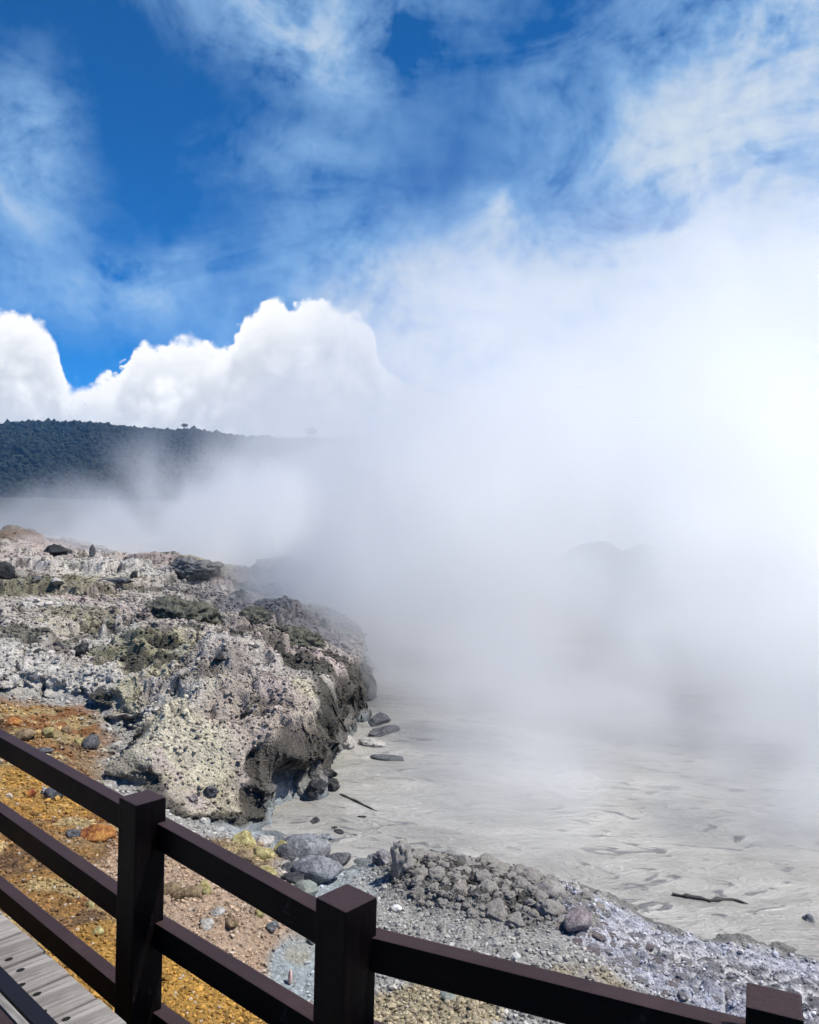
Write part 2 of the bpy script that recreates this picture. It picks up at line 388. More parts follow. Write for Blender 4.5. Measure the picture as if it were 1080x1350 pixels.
# low ground
cl = cc(.27, .257, .238) * np.ones((len(x), 1))
OCH = np.array([tuple(at_z(*p)[:2]) for p in [(-900, 900, -.6), (120, 960, -.72), (140, 1060, -.8), (250, 1098, -.95), (320, 1108, -1.02), (385, 1128, -1.05), (372, 1160, -1.0), (340, 1190, -.88), (375, 1225, -.88), (345, 1262, -.84), (330, 1300, -.8), (400, 1360, -.85), (420, 1460, -.8), (300, 1900, -.6), (-900, 1900, -.5)]])
och = sstep(-.14, .14, sdist(x, y, OCH) + .16 * n_c + .10 * n_d)
gul = lerp(cc(.215, .115, .036) * np.ones((len(x), 1)), cc(.20, .14, .08), E(sstep(-.1, .35, n_b + .3 * n_d)))
gul = lerp(gul, cc(.18, .078, .028), E(sstep(.0, .45, n_c - .05)))
gul = lerp(gul, cc(.085, .05, .03), E(sstep(.12, .5, fbm(px3 * 3.3, 5, 70)) * .75))
gul = lerp(gul, cc(.33, .26, .13), E(sstep(.2, .5, fbm(px3 * 4.3, 4, 73)) * .6))
for s_ in [(150, 1270, -.6, .5, .5), (280, 1320, -.65, .6, .5), (30, 1040, -.62, .7, .5), (230, 1290, -.65, .4, .4)]:
    gul = lerp(gul, cc(.31, .17, .035), E(spot(*s_, 1.1) * .7))
for s_ in [(250, 1160, -.8, .6, .45), (300, 1195, -.82, .5, .45), (230, 1230, -.75, .3, .3), (240, 1195, -.78, .5, .5), (330, 1170, -.9, .4, .3), (310, 1250, -.8, .3, .3)]:
    gul = lerp(gul, cc(.30, .215, .15), E(spot(*s_, .8) * .8))
cl = lerp(cl, gul, E(och))
wet = sstep(-1.0, -1.14, z)
pud = np.clip(wet * sstep(.4, -.4, x) + spot(398, 1285, -.97, .20, .42, .5) + spot(432, 1180, -1.05, .2, .4, .5), 0, 1)
cl = lerp(cl, cc(.25, .275, .285), E(pud))
cl = lerp(cl, cc(.27, .205, .10), E(spot(560, 1335, -.83, .38, .26, 1.4) * .65))
rim = ri * sstep(.30, .04, r2 - r1)
cl = lerp(cl, cc(.07, .064, .058) * (.75 + .5 * rc[:, None]), E(ri)); cl = lerp(cl, cc(.05, .047, .045), E(rim * .7))
crc = lerp(cc(.44, .425, .43), cc(.095, .09, .098), E(sstep(.08, .38, s2 - s1) * sstep(-.5, -.05, n_c * .6 + 1.0 * (sc - .35)) * .92))
crc = lerp(crc, cc(.33, .335, .39), E(sstep(.3, -.2, sdist(x, y, CRUST_POLY) - .35) * .7))
cl = lerp(cl, crc, E(cr))
ch = ch * cc(.76, .70, .625)
cl = lerp(cl, cl * .5, E(sstep(LAKE + .055, LAKE + .015, z)))                      # wet line along the shore
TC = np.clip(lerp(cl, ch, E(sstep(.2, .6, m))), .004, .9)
nr, na = AA.shape
idx = np.arange(nr * na).reshape(nr, na)
TF = np.stack([idx[:-1, :-1], idx[:-1, 1:], idx[1:, 1:], idx[1:, :-1]], -1).reshape(-1, 4)[:, ::-1]
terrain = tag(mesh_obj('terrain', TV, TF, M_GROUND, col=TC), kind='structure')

# plain country round about, below the local ground
def far_sheet():
    a = np.linspace(0, 2 * math.pi, 97)[:-1]; rr_ = np.array([0.01, 3, 20, 66, 72, 150, 500, 1500, 2400])
    A_, R_ = np.meshgrid(a, rr_); X, Y = R_ * np.sin(A_), R_ * np.cos(A_)
    Z = np.where(R_ < 60, -2.3, -1.5) + np.where(R_ > 60, .6 * fbm(P3(X.ravel() * .02, Y.ravel() * .02), 3, 80).reshape(X.shape), 0)
    n, k = X.shape; i = np.arange(n * k).reshape(n, k); j = np.roll(i, -1, 1)
    F = np.stack([i[:-1], j[:-1], j[1:], i[1:]], -1).reshape(-1, 4)[:, ::-1]
    return mesh_obj('ground', np.stack([X, Y, Z], -1).reshape(-1, 3), F, mat_rock('far_scrub_ground', (.02, .028, .018), (.06, .065, .05), .3))
tag(far_sheet(), kind='structure')

# ------------------------------------------------------------------ mud pool
def mud():
    a = np.radians(np.linspace(-62, 62, 420)); r_ = np.exp(np.linspace(math.log(3.2), math.log(62), 460))
    A_, R_ = np.meshgrid(a, r_); X, Y = (R_ * np.sin(A_)).ravel(), (R_ * np.cos(A_)).ravel()
    p = P3(X, Y)
    wx = X + .5 * fbm(p * .7, 3, 90); wy = Y + .35 * fbm(p * .7, 3, 93)
    wav = .022 * fbm(P3(wx * .8, wy * 2.4), 4, 96) + .022 * (ridged(P3(wx * 1.6, wy * 4.2), 3, 99) - .4)
    Z = LAKE + wav
    n, k = A_.shape; i = np.arange(n * k).reshape(n, k)
    F = np.stack([i[:-1, :-1], i[:-1, 1:], i[1:, 1:], i[1:, :-1]], -1).reshape(-1, 4)[:, ::-1]
    m, nt, b = new_mat('grey_mud'); b.inputs['Roughness'].default_value = .30; b.inputs['Specular IOR Level'].default_value = .45
    co = obj_coords(nt); mp = nt.nodes.new('ShaderNodeMapping'); nt.links.new(co, mp.inputs[0]); mp.inputs['Scale'].default_value = (.50, 1.15, 1); mp.inputs['Rotation'].default_value = (0, 0, R(14))
    n1 = noise(nt, mp.outputs[0], 1.0, 6, .62, 1.2); n2 = noise(nt, mp.outputs[0], 4.5, 5, .65, 1.5); n3 = noise(nt, co, .35, 3, .5)
    c = mixc(nt, n1.ss(.35, .65), (.28, .264, .238), (.385, .365, .333))
    c = mixc(nt, n2.ss(.565, .63) * n3.ss(.34, .50), c, (.12, .116, .116))
    c = mixc(nt, noise(nt, mp.outputs[0], 2.2, 5, .6, 2.0).ss(.50, .62) * .5, c, (.30, .29, .265))
    c = mixc(nt, n2.ss(.36, .30) * .6, c, (.56, .56, .55))
    nt.links.new(c, b.inputs['Base Color'])
    bump(nt, n2 * .7 + n1 * .6 + noise(nt, co, 22, 4, .6) * .15, b, 1.0, .07)
    return mesh_obj('mud_pool', np.stack([X, Y, Z], -1), F, m)
tag(mud(), kind='structure')
# ------------------------------------------------------------------ finding the ground under a pixel
LR = np.log(RAD)
TVg = TV.reshape(nr, na, 3)
TCg = TC.reshape(nr, na, 3)
def gidx(x, y):
    r = np.clip(np.hypot(x, y), RAD[0], RAD[-1]); a = np.clip(np.arctan2(x, y), ANG[0], ANG[-1])
    i = np.clip(np.searchsorted(RAD, r), 1, nr - 1); j = np.clip(np.searchsorted(ANG, a), 1, na - 1)
    return i, j
def gz(x, y):
    i, j = gidx(np.atleast_1d(x), np.atleast_1d(y))
    return np.maximum(TVg[i, j, 2], LAKE)
def hit(px, py):
    d = ray(px, py); t = np.linspace(1.0, 60, 9000); p = CAM + d * t[:, None]
    k = np.argmax(p[:, 2] < gz(p[:, 0], p[:, 1])); return p[k]

# ------------------------------------------------------------------ rocks
def ico(sub):
    import bmesh
    bm = bmesh.new(); bmesh.ops.create_icosphere(bm, subdivisions=sub, radius=1)
    v = np.array([q.co[:] for q in bm.verts]); f = np.array([[q.index for q in g.verts] for g in bm.faces]); bm.free(); return v, f
ICO = {k: ico(k) for k in (1, 2, 3, 4, 5)}
def rock_verts(size, seed, sub=4, facets=7, rough=.16, fine=.05, lump=0.0):
    g = np.random.default_rng(seed); v, f = ICO[sub]; v = v.copy()
    for k in range(facets):                                   # flat broken faces
        n = g.normal(size=3); n /= np.linalg.norm(n); d = g.uniform(.55, .85)
        h = np.clip(v @ n - d, 0, None); v -= n * h[:, None] * .92
    r = 1 + rough * fbm(v * 1.3 + seed * 3.1, 3, seed % 50) + fine * fbm(v * 5 + seed, 4, seed % 40) + fine * .5 * fbm(v * 13 + seed, 3, seed % 30)
    if lump:
        r = r + lump * (ridged(v * 2.2 + seed, 3, seed % 30) - .4)
    return v * r[:, None] * np.array(size)[None], f
def rock(name, label, cat, px, py, size, seed, mat, group=None, sink=.3, rz=None, tilt=(0, 0), pos=None, sub=4, **k):
    p = hit(px, py) if pos is None else pos
    v, f = rock_verts(size, seed, sub, **k)
    o = tag(mesh_obj(name, v, f, mat), label, cat, group)
    o.location = (p[0], p[1], p[2] + size[2] * (1 - 2 * sink) * .9)
    o.rotation_euler = (tilt[0], tilt[1], random.uniform(0, 6) if rz is None else rz)
    return o
R_DARK = mat_rock('dark_wet_rock', (.045, .045, .05), (.14, .14, .15), 12)
R_GREY = mat_rock('blue_grey_rock', (.085, .09, .10), (.29, .295, .31), 10)
R_PALE = mat_rock('pale_rock', (.27, .25, .23), (.47, .44, .41), 12)
R_YEL = mat_rock('sulphur_rock', (.20, .16, .06), (.48, .42, .20), 11)
R_RUST = mat_rock('rust_rock', (.17, .03, .015), (.42, .20, .05), 8)
R_BROWN = mat_rock('brown_rock', (.10, .065, .035), (.30, .22, .13), 12)
R_OLIVE = mat_rock('olive_crust', (.045, .045, .038), (.19, .185, .14), 11, thr=.50, bd=.06)
R_MUD = mat_rock('dried_mud', (.085, .076, .068), (.285, .262, .238), 18, thr=.42, bd=.008)
R_LILAC = mat_rock('lilac_mud', (.11, .10, .11), (.29, .275, .285), 15, bd=.01)
R_MAUVE = mat_rock('mauve_rock', (.11, .085, .088), (.31, .265, .27), 12)
R_BLACK = mat_rock('black_rock', (.016, .016, .017), (.06, .06, .062), 9)
R_ASH = mat_rock('ashen_crust', (.11, .105, .10), (.30, .29, .275), 9, bd=.05)
R_LEDGE = mat_rock('black_crust', (.022, .022, .02), (.13, .125, .115), 13, thr=.54, bd=.06)
R_SLAB = mat_rock('green_grey_slab', (.17, .185, .16), (.27, .285, .25), 14)

inlet = 'boulders heaped in the mud inlet'
rock('boulder', 'rounded blue-grey boulder at the back of the inlet heap', 'boulder', 404, 1128, (.19, .15, .14), 3, R_GREY, inlet, rz=.3)
rock('boulder', 'flat-topped pale grey block in front of the inlet heap', 'boulder', 414, 1158, (.19, .13, .13), 8, R_GREY, inlet, rz=.15, facets=10)
rock('boulder', 'low dark boulder on the mud side of the inlet heap', 'boulder', 444, 1141, (.12, .09, .075), 12, R_DARK, inlet, rz=.4)
rock('boulder', 'small upright grey stone wedged among the inlet boulders', 'boulder', 427, 1122, (.065, .05, .10), 17, R_GREY, inlet, rz=.2)
rock('boulder', 'black wet boulder at the left end of the inlet heap', 'boulder', 378, 1132, (.10, .09, .08), 21, R_DARK, inlet)
rock('boulder', 'dark flat stone lying in the middle of the inlet heap', 'boulder', 390, 1150, (.13, .08, .05), 24, R_DARK, inlet, rz=.5)
rock('boulder', 'dark angular block standing between the two grey boulders', 'boulder', 437, 1150, (.10, .07, .085), 27, R_DARK, inlet, rz=.8, facets=11)
rock('boulder', 'long black wedge under the left side of the flat-topped block', 'boulder', 385, 1163, (.11, .07, .05), 29, R_BLACK, inlet, rz=.2, facets=10)
rock('boulder', 'small grey cobble on the wet mud behind the heap', 'boulder', 432, 1106, (.06, .05, .03), 30, R_GREY, inlet)
rock('boulder', 'slab with a pale rim lying just above the fence rail', 'boulder', 405, 1178, (.11, .09, .055), 26, R_SLAB, inlet, rz=-.4, facets=10)
ylw = 'sulphur-stained rocks at the foot of the bank'
rock('rock', 'olive-topped round rock at the upper left of the sulphur rocks', 'rock', 322, 1112, (.10, .09, .07), 31, R_YEL, ylw)
rock('rock', 'white-grey flat rock beside the olive-topped rock', 'rock', 347, 1113, (.10, .07, .05), 33, R_PALE, ylw)
rock('rock', 'bright yellow-ochre rock in the middle of the sulphur rocks', 'rock', 350, 1130, (.11, .08, .06), 36, R_YEL, ylw)
rock('rock', 'pale yellow rock touching the inlet boulders', 'rock', 372, 1124, (.07, .06, .07), 38, R_YEL, ylw)
rock('rock', 'brown rock low down among the sulphur rocks', 'rock', 320, 1133, (.09, .08, .05), 39, R_BROWN, ylw)
rock('rock', 'tan slab half hidden by the rail below the sulphur rocks', 'rock', 345, 1155, (.12, .08, .05), 40, R_YEL, ylw)
rock('rock', 'rust-red and orange rock lying on the ochre gravel', 'rock', 127, 1106, (.115, .085, .07), 42, R_RUST)
rock('rock', 'small dark green-grey rock beside the rust-red rock', 'rock', 96, 1103, (.055, .05, .04), 44, R_DARK)
gul_g = 'stones scattered in the gully'
for i, (a, b, s, mt, lb) in enumerate([
        (225, 1176, (.09, .06, .05), R_BROWN, 'brown angular stone close behind the tall fence post'), (251, 1183, (.11, .06, .05), R_BROWN, 'long brown stone lying on bare tan mud'),
        (268, 1176, (.05, .05, .05), R_YEL, 'yellowish stone under the top rail beside the long brown stone'), (306, 1217, (.06, .04, .03), R_BROWN, 'dark olive stone on the tan gravel between two rails'),
        (287, 1205, (.05, .03, .03), R_PALE, 'pink-white stone between the rails'), (272, 1221, (.055, .045, .03), R_PALE, 'cream stone resting just above the middle rail'),
        (342, 1208, (.035, .03, .035), R_YEL, 'pale yellow pebble close under the top rail'), (357, 1226, (.03, .03, .03), R_DARK, 'dark round stone at the edge of the grey gravel'),
        (362, 1222, (.035, .03, .025), R_GREY, 'grey stone next to the dark round stone'), (410, 1243, (.03, .025, .025), R_DARK, 'dark stone beside the short fence post'),
        (72, 1050, (.10, .06, .05), R_DARK, 'black stone under the top rail at the left'), (60, 1046, (.035, .03, .035), R_PALE, 'two-toned pink-white stone under the top rail at the left'),
        (40, 1049, (.05, .045, .04), R_RUST, 'orange-pink stone on the ochre slope'), (118, 1196, (.05, .03, .025), R_YEL, 'bright yellow stone above the bottom rail'),
        (128, 1231, (.035, .03, .025), R_YEL, 'yellow stone lying close above the bottom rail'), (30, 972, (.11, .08, .06), R_BROWN, 'dark brown stone just above the end of the top rail'),
        (62, 969, (.08, .06, .06), R_YEL, 'ochre stone in the rubble below the grey bank'), (88, 966, (.07, .05, .05), R_BROWN, 'brown stone among the ochre rubble below the grey bank'),
        (15, 958, (.09, .07, .06), R_RUST, 'rust-coloured stone in the rubble at the left edge'), (58, 992, (.10, .05, .035), R_DARK, 'flat dark stone lying right above the top rail'),
        (120, 985, (.10, .07, .08), R_DARK, 'dark stone tucked in at the foot of the grey bank'), (104, 978, (.05, .04, .03), R_YEL, 'small yellow stone at the foot of the grey bank')]):
    rock('stone', lb, 'stone', a, b, s, 60 + i * 3, mt, gul_g, sub=3)
rock('stone', 'small bright white stone on the gravel right of the short fence post', 'stone', 523, 1201, (.036, .03, .03), 91, plain('white_stone', (.78, .76, .74)), sub=3)
rock('stone_slab', 'flat grey-green slab lying in gravel under the right rail', 'stone slab', 594, 1316, (.055, .07, .022), 93, R_SLAB, facets=11, rough=.05, rz=.1, sub=3)
rock('mud_pinnacle', 'knobbly upright pinnacle of dried mud at the water edge', 'mud pinnacle', 529, 1148, (.07, .065, .17), 95, R_MUD, lump=.5, sub=4, facets=2)
rock('mud_pinnacle', 'pale pointed stub of dried mud at the end of the gravel spit', 'mud pinnacle', 505, 1140, (.08, .06, .08), 97, R_LILAC, lump=.3, sub=4, facets=3)
rock('rock', 'small dark rock breaking the mud beside white splashes', 'rock', 1066, 1214, (.045, .04, .03), 99, R_GREY)
# on the headland
hl = 'dark crusted hummocks on the grey headland'
for i, (a, b, s, mt, lb, sk) in enumerate([
        (237, 815, (.46, .32, .24), R_OLIVE, 'long flat-topped dark hummock in the middle of the headland', .3), (335, 816, (.27, .22, .17), R_OLIVE, 'dark hummock behind the ledge at the steamy side of the headland', .35),
        (398, 850, (.33, .25, .2), R_OLIVE, 'olive-black hummock on the brow above the mud pool', .35), (368, 760, (.66, .5, .30), R_ASH, 'tall grey hummock half veiled by steam on the crest', .3),
        (342, 780, (.40, .3, .2), R_ASH, 'low grey hummock before the tall veiled one', .4), (255, 754, (.52, .42, .2), R_ASH, 'blurred grey hummock on the crest line', .35),
        ]):
    rock('hummock', lb, 'hummock', a, b, s, 110 + i * 5, mt, hl, sink=sk + (.14 if mt is not R_ASH else 0), sub=5, facets=0, fine=.19, rough=.22, lump=.10, rz=[.05, .2, -.2, .4, 0, .1, -.1, .1][i])
for i, (a, b, s, mt, lb) in enumerate([
        (108, 860, (.10, .08, .10), R_BLACK, 'squarish black block standing on pale ground'), (75, 855, (.09, .06, .05), R_BLACK, 'small black stone left of the squarish black block'),
        (50, 860, (.07, .05, .03), R_BLACK, 'flat black stone on the pale grit at the left'), (3, 762, (.22, .18, .2), R_BLACK, 'glossy black boulder cut by the left edge of the picture'),
        (76, 733, (.34, .25, .2), R_BLACK, 'black ragged boulder on the skyline crest'), (122, 730, (.08, .06, .14), R_DARK, 'thin dark stone standing on the crest'),
        (177, 759, (.10, .08, .07), R_BLACK, 'small dark stone on the grey grit below the crest'), (48, 764, (.09, .06, .05), R_DARK, 'dark stone near the glossy black boulder'),
        (75, 768, (.16, .1, .06), R_PALE, 'white stone on the grit below the black crest boulder'), (152, 768, (.26, .12, .07), R_DARK, 'flat dark stone strip on the grey grit'),
        (278, 1046, (.06, .05, .06), R_DARK, 'dark knob on the lower slope of the bank'), (255, 1055, (.045, .04, .035), R_MAUVE, 'mauve stone on the lower slope of the bank'),
        (290, 868, (.09, .06, .04), R_BLACK, 'black stone beside the white mineral bloom'), (458, 984, (.17, .11, .09), R_PALE, 'white crusted rock at the foot of the cliff'),
        (490, 982, (.16, .1, .05), R_PALE, 'low pale rock awash in the mud below the cliff'), (420, 1044, (.12, .09, .085), R_BLACK, 'black wet boulder under the overhang at the waterline'),
        (437, 1040, (.10, .08, .10), R_BLACK, 'black wet rock at the outer corner of the overhang')]):
    rock('rock', lb, 'rock', a, b, s, 170 + i * 3, mt, 'single rocks on and around the headland', sub=4, fine=.10, lump=.15)
for i, (a, b, s, lb) in enumerate([(500, 950, (.32, .16, .06), 'dark wet shelf rock off the cliff, nearer the steam'), (505, 966, (.26, .13, .05), 'dark blue wet rock low in the mud off the cliff'), (512, 1000, (.22, .1, .025), 'flat wet rock barely above the mud')]):
    rock('shelf_rock', lb, 'rock', a, b, s, 240 + i * 3, R_DARK, 'wet rocks in the mud off the cliff', sub=4)
# dried mud lumps along the shore
protos = []
for k in range(7):
    v, f = rock_verts((1, 1, .85), 300 + k, 4, facets=k % 3 * 2, rough=.24, fine=.11, lump=.22); protos.append((v, f))
pm = [mesh_obj('mud_lump', v, f, mt).data for (v, f), mt in zip(protos, [R_MUD, R_MUD, R_MUD, R_MAUVE, R_LILAC, R_MUD, R_MUD])]
for o in [o for o in COL.objects if o.name.startswith('mud_lump')]: bpy.data.objects.remove(o)
lumps = []
tries = 0
g_ = np.random.default_rng(5)
while len(lumps) < 220 and tries < 26000:
    tries += 1
    a, b = g_.uniform(540, 800), g_.uniform(1128, 1250)
    p = at_z(a, b, -1.0)
    d = sdist(np.array([p[0]]), np.array([p[1]]), RIDGE_POLY)[0]
    if d < -.02: continue
    rr_ = g_.choice([.082, .068, .052, .040, .030]) * g_.uniform(.92, 1.08) * (1 if d > .06 else .75) * (1 if tries > 5000 else 1.12)
    if any((p[0] - q[0]) ** 2 + (p[1] - q[1]) ** 2 < (.86 * (rr_ + q[2])) ** 2 for q in lumps): continue
    lumps.append((p[0], p[1], rr_))
def lump(x_, y_, r_, k, label, group):
    o = bpy.data.objects.new('mud_lump', pm[k]); COL.objects.link(o)
    tag(o, label, 'mud lump', group)
    o.location = (x_, y_, float(gz(x_, y_)[0]) - r_ * .16); o.scale = (r_ * g_.uniform(.98, 1.15), r_ * g_.uniform(.98, 1.12), r_ * g_.uniform(.75, 1.0) * (.6 if k in (3, 4) else 1))
    o.rotation_euler = (g_.uniform(-.25, .25), g_.uniform(-.25, .25), g_.uniform(0, 6.28))
for (x_, y_, r_) in lumps:
    lump(x_, y_, r_, int(g_.choice([0, 1, 2, 5, 6])), 'knobbly grey lump of dried mud in the cracked ridge by the pool', 'dried mud lumps of the cracked ridge')
crl = []
tries = 0
while len(crl) < 95 and tries < 6000:
    tries += 1
    a, b = g_.uniform(720, 1000), g_.uniform(1185, 1345)
    p = at_z(a, b, -1.0)
    if sdist(np.array([p[0]]), np.array([p[1]]), CRUST_POLY)[0] < .05 or a > 760 + (b - 1180) * 1.6: continue
    rr_ = g_.uniform(.025, .062)
    if any((p[0] - q[0]) ** 2 + (p[1] - q[1]) ** 2 < (1.25 * (rr_ + q[2])) ** 2 for q in crl): continue
    crl.append((p[0], p[1], rr_))
for (x_, y_, r_) in crl:
    lump(x_, y_, r_, int(g_.choice([3, 4, 4])), 'purplish mud lump half sunk in the white crust by the pool', 'mud lumps sunk in the white crust')
mb = rock('mud_lump', 'largest and roundest pale lump at the right end of the cracked ridge', 'mud lump', 724, 1182, (.10, .09, .075), 401, R_MUD, 'dried mud lumps of the cracked ridge', facets=1, lump=.18)
rock('mud_lump', 'reddish-brown smooth lump below the largest pale lump', 'mud lump', 762, 1218, (.11, .075, .06), 403, R_MAUVE, 'dried mud lumps of the cracked ridge', facets=2)

# ------------------------------------------------------------------ loose pebbles (nobody could count them)
def pebbles(name, w, count, smin, smax, colf, seed, flat=.7):
    g = np.random.default_rng(seed); w = np.clip(w, 0, None); w = w / w.sum()
    k = g.choice(len(w), count, p=w); P = TV[k].copy(); P[:, :2] += g.normal(0, .010, (count, 2))
    dist = np.hypot(P[:, 0], P[:, 1])
    s = smin * (smax / smin) ** (g.random(count) ** 1.5) * np.clip(dist / 6, .8, 2.0); s = s * np.where(g.random(count) < .06, 1.7, 1)
    base, f = ICO[1]; nb = len(base)
    V = base[None] * (1 + g.uniform(-.28, .28, (count, nb, 1)))
    V = V * (np.stack([g.uniform(.75, 1.3, count), g.uniform(.7, 1.1, count), g.uniform(.5, .9, count) * flat / .7], -1) * s[:, None])[:, None]
    a = g.uniform(0, 6.28, count); t = g.normal(0, .35, count)
    c_, s_ = np.cos(t), np.sin(t); Y_, Z_ = V[..., 1] * c_[:, None] - V[..., 2] * s_[:, None], V[..., 1] * s_[:, None] + V[..., 2] * c_[:, None]
    V = np.stack([V[..., 0], Y_, Z_], -1)
    c_, s_ = np.cos(a), np.sin(a); X_, Y_ = V[..., 0] * c_[:, None] - V[..., 1] * s_[:, None], V[..., 0] * s_[:, None] + V[..., 1] * c_[:, None]
    V = np.stack([X_, Y_, V[..., 2]], -1) + P[:, None] + np.array([0, 0, 1.0]) * (s * .25)[:, None, None]
    F = f[None] + (np.arange(count) * nb)[:, None, None]
    C = np.repeat(np.clip(colf(k, g), .01, .85), nb, 0)
    return tag(mesh_obj(name, V.reshape(-1, 3), F.reshape(-1, 3), M_GRAVEL, smooth=False, col=C), kind='stuff')
infront = (np.abs(np.arctan2(x, y)) < R(34)) & (y > 1.0)
above = sstep(LAKE + .0, LAKE + .03, TV[:, 2])
def cf_low(k, g):
    c = TC[k] * g.uniform(.5, 1.9, (len(k), 1)); w = g.random(len(k)) < .06
    c[w] = lerp(c[w], np.array([[.50, .45, .38]]), .6); return c
def cf_head(k, g):
    c = TC[k] * g.uniform(.6, 1.3, (len(k), 1)); w = g.random(len(k)) < .07
    c[w] *= .42; return c
lowm = infront * (m < .3) * above
gravelly = (1 - .8 * ri - .95 * cr) * (1 - .9 * pud)
pebbles('ochre_gravel', lowm * och * gravelly, 40000, .003, .017, cf_low, 1)
pebbles('grey_gravel', lowm * (1 - och) * gravelly * sstep(-1.15, -1.1, TV[:, 2]) * (.35 + .65 * sstep(-.2, .2, n_c)), 34000, .004, .021, cf_low, 2)
pebbles('rubble', infront * (m > .5) * sstep(26, 14, np.hypot(x, y)), 34000, .003, .018, cf_head, 3)
pebbles('crust_grit', lowm * np.clip(cr * .3 + ri, 0, 1), 5000, .006, .014, cf_low, 4)

# ------------------------------------------------------------------ sticks and small things in the mud
def tube(name, pts, rad, mat, sides=7, label=None, cat=None):
    pts = np.array(pts, float); n = len(pts); rad = np.broadcast_to(rad, (n,)); V = []
    for i in range(n):
        t = pts[min(i + 1, n - 1)] - pts[max(i - 1, 0)]; t /= np.linalg.norm(t)
        u = np.cross(t, [0, 0, 1.0]); u /= np.linalg.norm(u) + 1e-9; w_ = np.cross(u, t)
        for k in range(sides):
            a = k * 2 * math.pi / sides; V.append(pts[i] + rad[i] * (u * math.cos(a) + w_ * math.sin(a)))
    F = [[i * sides + k, i * sides + (k + 1) % sides, (i + 1) * sides + (k + 1) % sides, (i + 1) * sides + k] for i in range(n - 1) for k in range(sides)]
    V += [pts[0], pts[-1]]; a0, a1 = len(V) - 2, len(V) - 1
    F += [[a0, a0, (k + 1) % sides, k][1:] + [k] for k in range(0)]
    o = mesh_obj(name, np.array(V), np.array(F), mat)
    return tag(o, label, cat)
M_STICK = plain('dark_wet_wood', (.045, .04, .038), .6)
def stick(name, a, b, rad, label, cat, wob=.02, lift=.012, n=14, seed=0):
    g = np.random.default_rng(seed); A, B = at_z(*a, LAKE + lift), at_z(*b, LAKE + lift)
    t = np.linspace(0, 1, n)[:, None]; P = A + (B - A) * t + np.c_[fbm(P3(t[:, 0] * 3 + seed, t[:, 0] * 0 + seed), 3, 3) * wob, fbm(P3(t[:, 0] * 3 + seed, t[:, 0] * 0 + 5), 3, 4) * wob, np.zeros(n)]
    r_ = rad * (1 - .55 * t[:, 0]) * (1 + .25 * g.normal(size=n)); r_[0] *= .4; r_[-1] *= .3
    return tube(name, P, r_, M_STICK, label=label, cat=cat)
stick('stick', (448, 1047), (496, 1069), .016, 'thin straight dark stick poking into the mud from the cliff foot', 'stick', .01)
stick('branch', (884, 1176), (978, 1192), .022, 'long dark branch floating on the mud near the right shore', 'branch', .09, seed=3)
stick('driftwood', (898, 1235), (950, 1252), .022, 'dark crooked driftwood at the edge of the white crust', 'driftwood', .08, .03, seed=5)
stick('twig', (990, 1245), (1030, 1262), .010, 'short dark twig at the water edge on the far right', 'twig', .05, .03, seed=8)
for i, (a, b, s, lb) in enumerate([(415, 1084, (.09, .05, .018), 'flat dark stone awash in the inlet'), (477, 1079, (.05, .035, .02), 'tiny dark stone out in the mud off the inlet'), (447, 1098, (.06, .035, .02), 'little dark stone on the grey inlet mud'), (441, 1093, (.03, .03, .015), 'dark speck of stone on the inlet mud')]):
    rock('stone', lb, 'stone', a, b, s, 270 + i, R_BLACK, 'small stones awash in the mud inlet', sub=3)
p = hit(382, 1297); v, f = rock_verts((.012, .03, .045), 280, 3, facets=5)
o = tag(mesh_obj('shell', v, f, plain('pink_shell', (.62, .42, .38))), 'pink and white shard standing in the grey puddle', 'shard'); o.location = p + np.array([0, 0, .03]); o.rotation_euler = (.2, .1, .3)
# dark islet inside the steam
isl = empty('islet', tuple(at_y(812, 770, 22))); isl.location.z = LAKE; tag(isl, 'dark rock islet looming through a gap in the steam', 'islet')
for i, (dx, dz, s) in enumerate([(-.6, .9, (1.3, .9, .95)), (.9, .95, (1.0, .8, .9))]):
    v, f = rock_verts(s, 320 + i, 4, facets=0, lump=.08, rough=.15, fine=.08); o = mesh_obj('rock', v, f, R_DARK, isl); o.location = (dx, .3 * i, dz)

# ------------------------------------------------------------------ fence
def box(name, A, B, w, h, mat, parent, up=(0, 0, 1), bev=.004, roll=0, twist=None):
    """a bevelled bar from A to B, w across and h high, its own +X along it"""
    import bmesh
    A, B = Vector(A), Vector(B); L = (B - A).length
    bm = bmesh.new(); bmesh.ops.create_cube(bm, size=1)
    for q in bm.verts: q.co = Vector((q.co.x * L, q.co.y * w, q.co.z * h))
    n = max(2, int(L / .12)); ed = [e for e in bm.edges if abs(e.verts[0].co.x - e.verts[1].co.x) > L * .9]
    bmesh.ops.bevel(bm, geom=list(bm.edges), offset=bev, segments=2, affect='EDGES', profile=.7)
    me = bpy.data.meshes.new(name); bm.to_mesh(me); bm.free()
    for p_ in me.polygons: p_.use_smooth = False
    o = bpy.data.objects.new(name, me); COL.objects.link(o); me.materials.append(mat)
    X = (B - A).normalized(); Y = Vector(up).cross(X).normalized(); Z = X.cross(Y)
    o.matrix_world = Matrix(((X.x, Y.x, Z.x, (A.x + B.x) / 2), (X.y, Y.y, Z.y, (A.y + B.y) / 2), (X.z, Y.z, Z.z, (A.z + B.z) / 2), (0, 0, 0, 1)))
    if parent: o.parent = parent; o.matrix_parent_inverse = Matrix()
    return o
PT = .70
q1, q2, q3 = (at_z(188, 1051, PT), at_z(457, 1183, PT), at_z(1021, 1319, PT))
d1 = (q2 - q1); d1[2] = 0; L1 = np.linalg.norm(d1); d1 /= L1; n1 = np.array([-d1[1], d1[0], 0])
d2 = (q3 - q2); d2[2] = 0; L2 = np.linalg.norm(d2); d2 /= L2; n2 = np.array([-d2[1], d2[0], 0])
